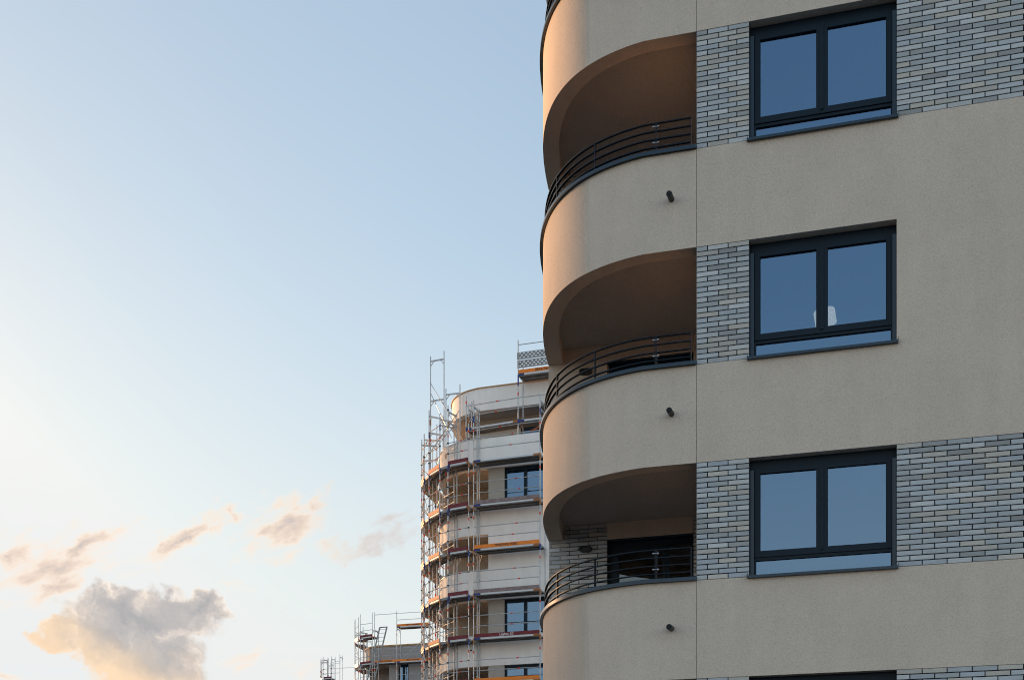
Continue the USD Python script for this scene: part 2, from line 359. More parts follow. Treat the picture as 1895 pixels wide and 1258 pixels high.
# ---------------------------------------------------------------- the finished building
# plan in its own axes: x along the front to the right, y into the building, origin at the joint where the balconies begin
TURN = 0.2883
S3 = CAM_Z + 5.862
FLOOR = 3.0
OPEN_H = 1.636                        # from parapet top to the soffit above
_s = [0.0, 0.3, .53, .67, .86, 1.0, 1.19, 1.42, 1.55, 1.74, 1.92, 2.15, 2.35, 2.45, 2.53, 2.575, 2.69, 2.83]
_t = [0.0, 0.0, .006, .022, .062, .115, .205, .325, .415, .56, .765, 1.07, 1.44, 1.73, 2.02, 2.24, 2.75, 3.41]
_px = [-(a + 0.225) for a in _s]; _px = [-0.004, -0.11] + _px[0:]; _ty = [0.0, 0.0] + _t
BACK = 3.41


def plan_curve(n=64, sx=1.0):
    tck, _ = splprep([np.array(_px) * sx, _ty], s=0.004, k=3)
    q = np.array(splev(np.linspace(0, 1, n), tck)).T
    q[0] = (-0.004 * sx, 0.0); q[:4, 1] = np.minimum(q[:4, 1], 0.004); q[:, 1] = np.maximum(q[:, 1], 0.0)
    return outline(q)


CURVE = plan_curve()


def offset_line(line, d):
    return outline(line[:, :2] + line[:, 2:] * d)


def region(line, d, yback, x_right):
    """the floor area inside the curve, d within it, back to yback and right to x_right"""
    q = line[:, :2] + line[:, 2:] * (-d)
    q = [tuple(p) for p in q if p[1] < yback and p[0] < x_right]
    return Polygon([(x_right, q[0][1])] + q + [(q[-1][0] - 0.0, yback), (x_right, yback)]).buffer(0)


def arc_at(line, x):
    k = int(np.argmin(np.abs(line[:, 0] - x)))
    return line[k]


levels = [S3 + FLOOR * (3 - k) for k in range(-1, 6)]       # soffits, topmost first
main = thing('apartment_building', 'beige apartment building with curved balconies and grey clinker brick, filling the right half', 'building',
             (2.5713, 18.0551, 0), -TURN)
FRONT_R, DEPTH = 6.4, 11.0
WIN_L, WIN_R = 0.72, 2.67
w = MB()
for S in levels:
    w.box(0.004, FRONT_R, 0.0, 0.35, S, S + 1.364)
    if abs(S - (S3 + FLOOR)) < 0.01:                         # the middle storey has render instead of brick right of its window
        w.box(WIN_R, FRONT_R, 0.0, 0.35, S - OPEN_H, S)
w.box(0.004, FRONT_R, 0.0, 0.35, 0, levels[-1] - OPEN_H)
w.box(FRONT_R - 0.3, FRONT_R, 0.35, DEPTH, 0, levels[0] + 1.364)
w.build('front_wall', 'beige_render', main)
end = CURVE[-1]
tx, ty = CURVE[-1, 0] - CURVE[-2, 0], CURVE[-1, 1] - CURVE[-2, 1]; tl = math.hypot(tx, ty); tx, ty = tx / tl, ty / tl
corner = np.array([end[0], end[1]])
far = corner + np.array([tx, ty]) * (DEPTH - BACK) / ty
MB().plate(Polygon([tuple(corner + (0.0, 0.03)), (corner[0] + 0.3, corner[1] + 0.03), (far[0] + 0.3, far[1]), tuple(far)]), 0, levels[0] + 1.364).build('side_wall', 'beige_render', main)
MB().plate(Polygon([(far[0], DEPTH), (FRONT_R, DEPTH), (FRONT_R, DEPTH + 0.3), (far[0], DEPTH + 0.3)]), 0, levels[0] + 1.364).build('rear_wall', 'beige_render', main)
MB().plate(Polygon([(corner[0] + 0.32, BACK + 0.32), (0.3, BACK + 0.32), (0.3, 0.36), (FRONT_R - 0.31, 0.36), (FRONT_R - 0.31, DEPTH - 0.01), (far[0] + 0.35, DEPTH - 0.01)]), levels[0] + 0.9, levels[0] + 1.2).build('roof', 'concrete', main)

# floors and inner partitions, seen through the panes
m = MB()
for S in levels:
    m.plate(Polygon([(0.26, 0.36), (FRONT_R - 0.31, 0.36), (FRONT_R - 0.31, DEPTH - 0.01), (far[0] + 0.35, DEPTH - 0.01), (corner[0] + 0.33, BACK + 0.33), (0.26, BACK + 0.33)]), S + 0.18, S + 0.45)
m.box(0.26, FRONT_R - 0.32, 4.6, 4.72, 0.2, levels[0] + 0.1)
m.box(corner[0] + 0.8, 0.26, 7.6, 7.72, 0.2, levels[0] + 0.1)
m.box(3.4, 3.5, 0.37, 4.59, 0.2, levels[0] + 0.1)
m.build('inner_walls', 'room_wall', main)

# brickwork: the large bricks right of the windows one by one, the rest joined
COURSES, BL = 23, 0.3140
PITCH = OPEN_H / COURSES
rest = MB(); rest_tone = []


def brick_mesh(x0, x1, z0, z1, y0=0.0, y1=0.03):
    c = 0.0022
    v = [(x0, y1, z0), (x1, y1, z0), (x1, y1, z1), (x0, y1, z1), (x0, y0 + c, z0), (x1, y0 + c, z0), (x1, y0 + c, z1), (x0, y0 + c, z1),
         (x0 + c, y0, z0 + c), (x1 - c, y0, z0 + c), (x1 - c, y0, z1 - c), (x0 + c, y0, z1 - c)]
    f = [(8, 9, 10), (8, 10, 11)]
    for a, b_ in ((0, 1), (1, 2), (2, 3), (3, 0)):
        f += [(a, b_, b_ + 4), (a, b_ + 4, a + 4), (a + 4, b_ + 4, b_ + 8), (a + 4, b_ + 8, a + 8)]
    return np.array(v), np.array(f)


singles = 0


def lay(x0, x1, S, joints, y0, panel=None, single=lambda a, b: False, courses=COURSES, first=0, turned=None):
    """courses from the soffit line S downwards; joints(row) lists the upright joints between x0 and x1"""
    global singles
    for r in range(first, courses):
        top = S - 0.006 - r * PITCH
        xs = [x0] + [j for j in sorted(joints(r)) if x0 + 0.03 < j < x1 - 0.03] + [x1]
        for a, b_ in zip(xs[:-1], xs[1:]):
            dz, dy = rng.uniform(-0.0008, 0.0008), rng.uniform(0, 0.0025)
            v, f = brick_mesh(a + (0.0065 if a > x0 else 0.001), b_ - (0.0065 if b_ < x1 else 0.001), top - PITCH + 0.0135 + dz, top + dz, y0 + dy, y0 + 0.028)
            t = brick_tone()
            if panel is not None and singles < 300 and single(a, b_):
                singles += 1
                MB().add(v, f).build('brick', 'clinker', panel, tone=t)
            else:
                rest.add(v, f); rest_tone.append(np.repeat(t[None], len(v), 0))


def right_joints(r):
    o = 3.308 - 40 * BL + (0.5 * BL if r % 2 else 0.0)
    return [o + k * BL for k in range(80)]


def pier_joints(r):
    return [(0.149, 0.434), (0.304, 0.553)][r % 2]


for k, S in enumerate(levels):
    idx = k - 1                                              # 1, 2, 3 are the three storeys in full view
    if idx in (-1, 0, 5):
        MB().box(0.004, WIN_L, 0.0, 0.35, S - OPEN_H, S).box(WIN_R, FRONT_R, 0.0, 0.35, S - OPEN_H, S).build('brick_panel', 'clinker', main, tone=(0.33, 0.35, 0.37))
        continue
    MB().box(0.0, WIN_L, 0.022, 0.35, S - OPEN_H, S).build('brick_panel', 'mortar', main)
    rows = COURSES if idx < 4 else 8
    lay(0.0, WIN_L, S, pier_joints, 0.001, courses=rows)
    if idx != 2:
        pn = MB().box(WIN_R, FRONT_R, 0.022, 0.35, S - OPEN_H, S).build('brick_panel', 'mortar', main)
        lay(WIN_R, FRONT_R, S, right_joints, 0.001, panel=pn, single=lambda a, b: a < 4.31, courses=rows)


# windows: opening as tall as the brick zone, frame set back
def window(S, shut=False):
    z0, z1 = S - OPEN_H - 0.005, S
    yf = 0.165                                                # front of the outer frame
    x0, x1 = WIN_L + 0.002, WIN_R - 0.002
    fr = MB()
    zt, zb = z1 - 0.055, z0 + 0.022
    fr.box(x0, x0 + 0.075, yf, yf + 0.08, zb, zt).box(x1 - 0.075, x1, yf, yf + 0.08, zb, zt)
    fr.box(x0 + 0.075, x1 - 0.075, yf, yf + 0.08, zt - 0.07, zt).box(x0, x1, yf, yf + 0.08, zt, z1 - 0.002).box(x0 + 0.075, x1 - 0.075, yf, yf + 0.08, zb, zb + 0.045)
    ztr = zb + 0.045 + 0.190                                  # rail between the low pane and the sashes
    fr.box(x0 + 0.075, x1 - 0.075, yf, yf + 0.08, ztr, ztr + 0.06)
    win = fr.build('window', 'anthracite', main)
    mid = (x0 + x1) / 2 - 0.005
    ya = yf - 0.018
    zs0, zs1 = ztr + 0.045, zt - 0.045
    for a, b_ in ((x0 + 0.062, mid - 0.002), (mid + 0.002, x1 - 0.062)):
        sb = MB(); tk = 0.068
        sb.box(a, a + tk, ya, ya + 0.07, zs0, zs1).box(b_ - tk, b_, ya, ya + 0.07, zs0, zs1)
        sb.box(a + tk, b_ - tk, ya, ya + 0.07, zs0, zs0 + 0.085).box(a + tk, b_ - tk, ya, ya + 0.07, zs1 - 0.085, zs1)
        # glazing beads
        sb.box(a + tk, a + tk + 0.008, ya + 0.014, ya + 0.05, zs0 + 0.085, zs1 - 0.085).box(b_ - tk - 0.008, b_ - tk, ya + 0.014, ya + 0.05, zs0 + 0.085, zs1 - 0.085)
        sb.build('sash', 'anthracite', win)
        pane = MB().box(a + tk - 0.004, b_ - tk + 0.004, ya + 0.034, ya + 0.040, zs0 + 0.081, zs1 - 0.081)
        pv = pane.v[0]; sx_, sz_ = rng.uniform(-0.0035, 0.0035, 2)
        pv[:, 1] += sx_ * np.sign(pv[:, 0] - pv[:, 0].mean()) + sz_ * np.sign(pv[:, 2] - pv[:, 2].mean())
        pane.build('glass_pane', 'window_glass', win)
    MB().box(mid - 0.024, mid + 0.024, ya - 0.014, ya - 0.001, zs0 + 0.05, zs1).build('meeting_strip', 'anthracite', win)
    MB().box(x0 + 0.071, x1 - 0.071, yf + 0.030, yf + 0.036, zb + 0.04, ztr + 0.004).build('low_pane', 'window_glass', win)
    for a in (x0, x1 - 0.055):
        MB().box(a, a + 0.055, yf - 0.062, yf - 0.02, zb, zt - 0.09).build('guide_rail', 'coping_metal', win)
    MB().box(x0, x1, yf - 0.012, yf - 0.001, zt - 0.075, z1 - 0.004).build('shutter_box', 'anthracite', win)
    sl = MB()
    sl.add([(x, y, z) for x in (WIN_L - 0.022, WIN_R + 0.022) for y, z in ((yf + 0.02, z0 + 0.034), (-0.05, z0 + 0.016), (-0.05, z0 - 0.020), (-0.044, z0 - 0.020), (-0.044, z0 + 0.008), (yf + 0.02, z0 + 0.026))],
           [(0, 6, 7, 1), (1, 7, 8, 2), (2, 8, 9, 3), (3, 9, 10, 4), (4, 10, 11, 5), (5, 11, 6, 0)])
    for x in (WIN_L - 0.022, WIN_R + 0.016):
        sl.box(x, x + 0.006, -0.052, -0.002, z0 - 0.020, z0 + 0.052)
    sl.build('sill', 'coping_metal', win)
    if shut:
        for q in range(9):
            zz = zt - 0.092 - q * 0.052
            MB().add([(x, y, z) for x in (x0 + 0.05, x1 - 0.05) for y, z in ((yf - 0.030, zz), (yf - 0.044, zz - 0.012), (yf - 0.046, zz - 0.036), (yf - 0.034, zz - 0.048), (yf - 0.024, zz - 0.048), (yf - 0.022, zz))],
                     [(0, 6, 7, 1), (1, 7, 8, 2), (2, 8, 9, 3), (3, 9, 10, 4), (4, 10, 11, 5), (5, 11, 6, 0)]).build('shutter_slat', 'shutter', win)


for k, S in enumerate(levels):
    if 1 <= k <= 5:
        window(S, shut=(k == 5))
    else:
        MB().box(WIN_L, WIN_R, 0.2, 0.26, S - OPEN_H, S).build('blind_window', 'anthracite', main)

# balconies
INNER = region(CURVE, 0.25, BACK + 0.01, -0.001)
RAIL_LINE = offset_line(CURVE, -0.045)
POSTS = [-0.565, -1.505, -2.27, -2.72]


def line_point(line, x):
    k = int(np.argmin(np.abs(line[:, 0] - x)))
    if abs(x - (-2.72)) < 1e-6:
        k = int(np.argmin(np.abs(line[:, 1] - 2.55)))
    p = line[k]
    t = np.array([-p[3], p[2]])
    return p[:2], p[2:4], t


def balcony(S, detail):
    zt = S + 1.364
    par = MB().sweep(CURVE, [(0.0, S), (0.0, zt), (-0.255, zt), (-0.255, S)]).build('balcony', 'beige_render', main, smooth=40)
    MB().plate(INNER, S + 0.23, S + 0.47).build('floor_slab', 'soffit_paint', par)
    k1 = int(np.argmin(np.abs(CURVE[:, 0] + 0.035)))
    cl = CURVE[k1:]
    MB().sweep(cl, [(0.052, zt - 0.004), (0.052, zt + 0.044), (0.044, zt + 0.050), (-0.268, zt + 0.062), (-0.274, zt + 0.04), (-0.274, zt - 0.02), (-0.268, zt - 0.02), (-0.268, zt + 0.002), (0.03, zt + 0.002), (0.03, zt - 0.004)]).build('coping', 'coping_metal', par, smooth=30)
    if not detail:
        return
    k2 = int(np.argmin(np.abs(RAIL_LINE[:, 0] + 0.066)))
    rl = RAIL_LINE[k2:-1]
    for q in range(4):
        zz = zt + 0.135 + 0.113 * q
        MB().sweep(rl, [(0.020, zz - 0.006), (0.020, zz + 0.006), (-0.020, zz + 0.006), (-0.020, zz - 0.006)]).build('rail', 'anthracite', par, smooth=30)
    for i, x in enumerate(POSTS):
        p, nn, t = line_point(RAIL_LINE, x)
        for sgn in ((-1, 1) if i == 0 else (0,)):
            c = p + t * sgn * 0.011
            pm = MB().bar((*(c + nn * 0.0), zt + 0.03), (*(c + nn * 0.0), zt + 0.484), 0.010 if i == 0 else 0.013, 0.036, up=(nn[0], nn[1], 0.0))
            pm.build('post', 'anthracite', par)
        if i == 0:
            for zz in (zt + 0.195, zt + 0.42):
                a = np.array([*(p + nn * 0.012 - t * 0.045), zz]); b_ = np.array([*(p + nn * 0.012 + t * 0.045), zz])
                MB().tube(a, b_, 0.0075, 8).tube(a, a + (b_ - a) * 0.28, 0.015, 8).tube(b_ - (b_ - a) * 0.28, b_, 0.015, 8).build('clamp_bolt', 'steel_bright', par, smooth=40)
    p, nn, t = line_point(RAIL_LINE, -0.066)
    MB().bar((*p, zt + 0.03), (*p, zt + 0.484), 0.014, 0.036, up=(nn[0], nn[1], 0.0)).build('post', 'anthracite', par)


for k, S in enumerate(levels):
    balcony(S, 1 <= k - 0 <= 5)
    if k in (3, 4, 5):
        p = np.array([-0.352, 0.0, S + 0.715]); q = p + np.array([-0.004, -0.185, -0.012])
        sp = MB().tube(p + (0, 0.05, 0.003), q, 0.041, 18).build('drain_spout', 'black_plastic', main, smooth=50)
        MB().tube(q + (0, 0.012, 0), q + (0, -0.0015, 0), 0.034, 18).build('spout_mouth', 'dark_void', sp)

MB().box(-0.0038, 0.0038, 0.007, 0.012, 0.0, levels[0] + 1.3).build('joint_seal', 'joint_grey', main)

# loggias: back wall, glazed door, lamp, side wall
m = MB()
for k, S in enumerate(levels):
    top, bot = S + 0.23, S - FLOOR + 0.47
    hb = S - 0.05                                            # underside of the lintel
    brick = (k - 1) in (1, 3)
    y = BACK + (0.03 if brick else 0.0)
    b_ = MB().box(corner[0], -2.02, y, BACK + 0.3, bot, top).box(-0.557, 0.0, y, BACK + 0.3, bot, top)
    b_.build('back_wall', 'mortar' if brick else 'beige_render', main)
    MB().box(-2.018, -0.559, BACK - (0.005 if brick else 0.0), BACK + 0.3, hb, top).build('lintel_panel', 'beige_render', main)
    if brick:
        def bj(r):
            return [-2.02 - 0.325 * q - (0.0, 0.165)[r % 2] for q in range(5)]
        n0 = int((top - (S - OPEN_H - 0.25)) / PITCH)
        lay(corner[0] + 0.004, -2.02, top, bj, BACK, courses=n0)
        lay(-0.557, -0.002, top, lambda r: [-0.24 - (0.0, 0.16)[r % 2]], BACK, courses=n0)
    side = MB().box(0.0, 0.255, 0.36, BACK, bot, top)
    side.build('loggia_side_wall', 'beige_render', main)
    if not 1 <= k <= 5:
        continue
    # door set
    yd = BACK + 0.15
    d = MB(); za, zb = bot, hb - 0.002
    d.box(-2.016, -1.94, yd, yd + 0.08, za, zb).box(-0.636, -0.561, yd, yd + 0.08, za, zb).box(-1.94, -0.636, yd, yd + 0.08, zb - 0.12, zb).box(-1.94, -0.636, yd, yd + 0.08, za, za + 0.06).box(-1.055, -0.985, yd, yd + 0.08, za + 0.06, zb - 0.12)
    dr = d.build('balcony_door', 'anthracite', main)
    lf = MB(); a0, a1 = -1.955, -1.04
    lf.box(a0, a0 + 0.11, yd - 0.02, yd + 0.06, za + 0.04, zb - 0.1).box(a1 - 0.06, a1, yd - 0.02, yd + 0.06, za + 0.04, zb - 0.1).box(a0 + 0.11, a1 - 0.06, yd - 0.02, yd + 0.06, za + 0.04, za + 0.17).box(a0 + 0.11, a1 - 0.06, yd - 0.02, yd + 0.06, zb - 0.2, zb - 0.1)
    lf.build('door_leaf', 'anthracite', dr)
    MB().box(a0 + 0.1, a1 - 0.05, yd + 0.01, yd + 0.018, za + 0.16, zb - 0.19).build('glass_pane', 'door_glass', dr)
    MB().box(-0.99, -0.63, yd + 0.03, yd + 0.038, za + 0.05, zb - 0.115).build('glass_pane', 'door_glass', dr)
    MB().box(-2.016, -0.561, BACK + 0.0, BACK + 0.149, hb - 0.03, hb - 0.001).build('shutter_rail', 'coping_metal', dr)
    # bulkhead lamp
    lx, lz = -2.385, S - 0.19
    ang = np.linspace(0, 2 * PI, 25)[:-1]
    ring = [(lx + 0.105 * math.copysign(abs(math.cos(a)) ** 0.6, math.cos(a)), lz + 0.05 * math.copysign(abs(math.sin(a)) ** 0.7, math.sin(a))) for a in ang]
    inn = [(lx + 0.075 * math.copysign(abs(math.cos(a)) ** 0.6, math.cos(a)), lz + 0.026 * math.copysign(abs(math.sin(a)) ** 0.7, math.sin(a))) for a in ang]
    body = trimesh.creation.extrude_polygon(Polygon(ring, [inn]), 0.07)
    body.apply_transform([[1, 0, 0, 0], [0, 0, -1, BACK - 0.001], [0, 1, 0, 0], [0, 0, 0, 1]])
    lm = MB().mesh(body).build('wall_lamp', 'black_plastic', main)
    gl = trimesh.creation.extrude_polygon(Polygon(inn), 0.04); gl.apply_transform([[1, 0, 0, 0], [0, 0, -1, BACK - 0.001], [0, 1, 0, 0], [0, 0, 0, 1]])
    MB().mesh(gl).build('lamp_glass', 'lamp_glass', lm)
rest.build('brickwork', 'clinker', main, kind='stuff', tone=np.vstack(rest_tone))


def in_main(p):
    c, s_ = math.cos(-TURN), math.sin(-TURN)
    return (2.5713 + c * p[0] - s_ * p[1], 18.0551 + s_ * p[0] + c * p[1], p[2])


lamp = thing('table_lamp', 'white tilted drum lamp shade behind the glass of the middle window', 'lamp', in_main((1.685, 0.44, S3 + FLOOR - 1.24)), -TURN)
tilt = math.radians(8.0)
ax = np.array([-math.sin(tilt), 0, math.cos(tilt)])
c0 = np.array([0.045, 0, 0.14])
MB().tube(c0, c0 + ax * 0.18, 0.145, 32).build('lamp_shade', 'shade_white', lamp, smooth=50)
MB().tube((0, 0, 0), (0.01, 0, 0.14), 0.012, 8).tube((0, 0, -0.01), (0, 0, 0.012), 0.08, 20).build('lamp_foot', 'black_plastic', lamp, smooth=40)


# ---------------------------------------------------------------- the two unfinished buildings behind
class Frame:
    """plan axes of a building: x along its front, y into it"""
    def __init__(self, x, y, turn):
        self.x, self.y, self.turn = x, y, turn

    def w(self, p):
        c, s_ = math.cos(-self.turn), math.sin(-self.turn)
        return (self.x + c * p[0] - s_ * p[1], self.y + s_ * p[0] + c * p[1]) + ((p[2],) if len(p) > 2 else ())


def small_window(S, x0, x1, parent, z_low, y=0.14):
    fr = MB(); z1 = S - 0.02
    fr.box(x0, x0 + 0.09, y, y + 0.08, z_low, z1).box(x1 - 0.09, x1, y, y + 0.08, z_low, z1).box(x0 + 0.09, x1 - 0.09, y, y + 0.08, z1 - 0.16, z1).box(x0 + 0.09, x1 - 0.09, y, y + 0.08, z_low, z_low + 0.09)
    mid = (x0 + x1) / 2
    fr.box(mid - 0.075, mid + 0.075, y - 0.01, y + 0.08, z_low + 0.09, z1 - 0.16)
    wn = fr.build('window', 'anthracite', parent)
    for a, b_ in ((x0 + 0.08, mid - 0.07), (mid + 0.07, x1 - 0.08)):
        MB().box(a, b_, y + 0.03, y + 0.036, z_low + 0.08, z1 - 0.15).build('glass_pane', 'window_glass', wn)
    return wn


B2 = Frame(-1.0845, 59.158, 0.32)
C2 = plan_curve(48, 1.13)
S2T = CAM_Z + 18.95                                            # soffit of the storey below the terrace
b2 = thing('unfinished_building', 'pale unfinished apartment building with white curved bands, behind the tall scaffold', 'building', (B2.x, B2.y, 0), -B2.turn)
c2end = C2[-1, :2]; R2, D2 = 7.5, 9.0
wall2 = MB()
for k in range(0, 6):
    S = S2T - FLOOR * k
    bd = MB().sweep(C2, [(0.0, S), (0.0, S + 1.374), (-0.25, S + 1.374), (-0.25, S)]).build('balcony', 'pale_basecoat', b2, smooth=40)
    MB().plate(region(C2, 0.24, 3.42, -0.001), S + 0.2, S + 0.45).build('floor_slab', 'grey_plaster', bd)
    MB().sweep(C2, [(0.03, S + 1.3745), (0.03, S + 1.40), (-0.27, S + 1.40), (-0.27, S + 1.3745)]).build('coping', 'galvanised', bd, smooth=40)
    wall2.box(-0.003, R2, 0.0, 0.3, S, S + 1.374)
    if k in (1,):                                              # blank front storey
        wall2.box(0.0, R2, 0.0, 0.3, S - OPEN_H, S)
    else:
        MB().box(0.0, 0.76, 0.02, 0.3, S - OPEN_H, S).build('pier', 'grey_plaster', b2)
        wall2.box(2.72, R2, 0.0, 0.3, S - OPEN_H, S)
        wn = small_window(S, 0.765, 2.715, b2, S - OPEN_H + 0.02)
        MB().box(0.74, 2.74, -0.04, 0.13, S - OPEN_H - 0.005, S - OPEN_H + 0.018).build('sill', 'galvanised', wn)
    # loggia
    bot, top = S - FLOOR + 0.45, S + 0.2
    MB().box(c2end[0], -0.62, 3.41, 3.7, bot, top).box(-0.62, -0.02, 3.41, 3.7, S - 0.5, top).build('loggia_wall', 'grey_plaster', b2)
    MB().box(-0.02, 0.25, 0.31, 3.7, bot, top).build('loggia_side_wall', 'pale_basecoat', b2)
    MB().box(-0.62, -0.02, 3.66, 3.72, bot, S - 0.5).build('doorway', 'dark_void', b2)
wall2.box(-0.003, R2, 0.0, 0.3, 0, S2T - 5 * FLOOR - OPEN_H)
wall2.build('front_wall', 'pale_basecoat', b2)
MB().plate(Polygon([tuple(c2end), (c2end[0] + 0.3, c2end[1]), (c2end[0] - 0.7 + 0.3, D2), (c2end[0] - 0.7, D2)]), 0, S2T + 1.374).build('side_wall', 'pale_basecoat', b2)
MB().box(c2end[0] - 0.4, R2, D2, D2 + 0.3, 0, S2T + FLOOR).build('rear_wall', 'pale_basecoat', b2)
MB().box(R2 - 0.3, R2, 0.31, D2, 0, S2T + FLOOR).build('end_wall', 'pale_basecoat', b2)
mm = MB()
for k in range(0, 6):
    mm.box(0.26, R2 - 0.31, 0.31, D2 - 0.01, S2T - FLOOR * k + 0.2, S2T - FLOOR * k + 0.44)
mm.box(0.26, R2 - 0.31, 3.0, 3.1, 1.0, S2T + 0.15)
mm.build('inner_walls', 'room_wall', b2)
MB().plate(region(C2, 0.26, D2 - 0.02, R2 - 0.31), S2T + 0.46, S2T + 0.50).build('terrace_floor', 'concrete', b2)
# set-back top storey under the roof slab with its curved fascia
ZR = S2T + 3.14
RB = 1.25
C2R = outline(np.column_stack([C2[:, 0] * 0.94, C2[:, 1] * 0.9 + RB]))
ext = np.vstack([[R2 + 0.0, RB], [R2 / 2, RB], C2R[:, :2], [C2R[-1, 0] - 0.35, 6.5], [C2R[-1, 0] - 0.4, D2]])
ROOF2 = outline(ext)
rf = MB().sweep(ROOF2, [(0.0, ZR), (0.0, ZR + 1.05), (-0.3, ZR + 1.05), (-0.3, ZR)]).build('roof', 'pale_basecoat', b2, smooth=35)
MB().sweep(ROOF2, [(0.05, ZR + 1.052), (0.05, ZR + 1.09), (-0.32, ZR + 1.09), (-0.32, ZR + 1.052)]).build('roof_edge', 'fresh_wood', rf, smooth=35)
q = ROOF2[:, :2] + ROOF2[:, 2:] * (-0.29)
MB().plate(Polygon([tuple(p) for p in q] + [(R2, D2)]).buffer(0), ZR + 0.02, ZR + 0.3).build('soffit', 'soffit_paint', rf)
tw = MB().box(-1.95, 0.74, 2.5, 2.75, S2T + 0.5, ZR + 0.02).box(2.72, R2 - 0.31, 2.5, 2.75, S2T + 0.5, ZR + 0.02).box(0.74, 2.72, 2.5, 2.75, ZR - 0.5, ZR + 0.02).box(-1.95, -1.7, 2.75, D2 - 0.02, S2T + 0.5, ZR + 0.02)
tw.build('terrace_wall', 'grey_plaster', b2)
small_window(ZR - 0.49, 0.75, 2.71, b2, S2T + 0.55, y=2.58)
for (x, z, r) in ((0.25, 1.35, 0.13), (-0.35, 1.55, 0.1), (-0.7, 1.25, 0.11), (-0.75, 1.95, 0.1), (0.0, 2.05, 0.1), (0.45, 2.0, 0.09), (-1.3, 1.5, 0.11), (-1.4, 2.0, 0.09)):
    a = np.linspace(0, 2 * PI, 15)[:-1]
    ringp = Polygon([(x + r * math.cos(t) * rng.uniform(0.85, 1.1), z + r * math.sin(t) * rng.uniform(0.85, 1.1)) for t in a])
    ringp = ringp.difference(ringp.buffer(-0.045))
    g = trimesh.creation.extrude_polygon(ringp, 0.012); g.apply_transform([[1, 0, 0, 0], [0, 0, -1, 2.499], [0, 1, 0, S2T], [0, 0, 0, 1]])
    MB().mesh(g).build('mortar_dab', 'mortar_dab', b2)


# ---------------------------------------------------------------- scaffolds
GALV = 'galvanised'
DIAM = 0.027


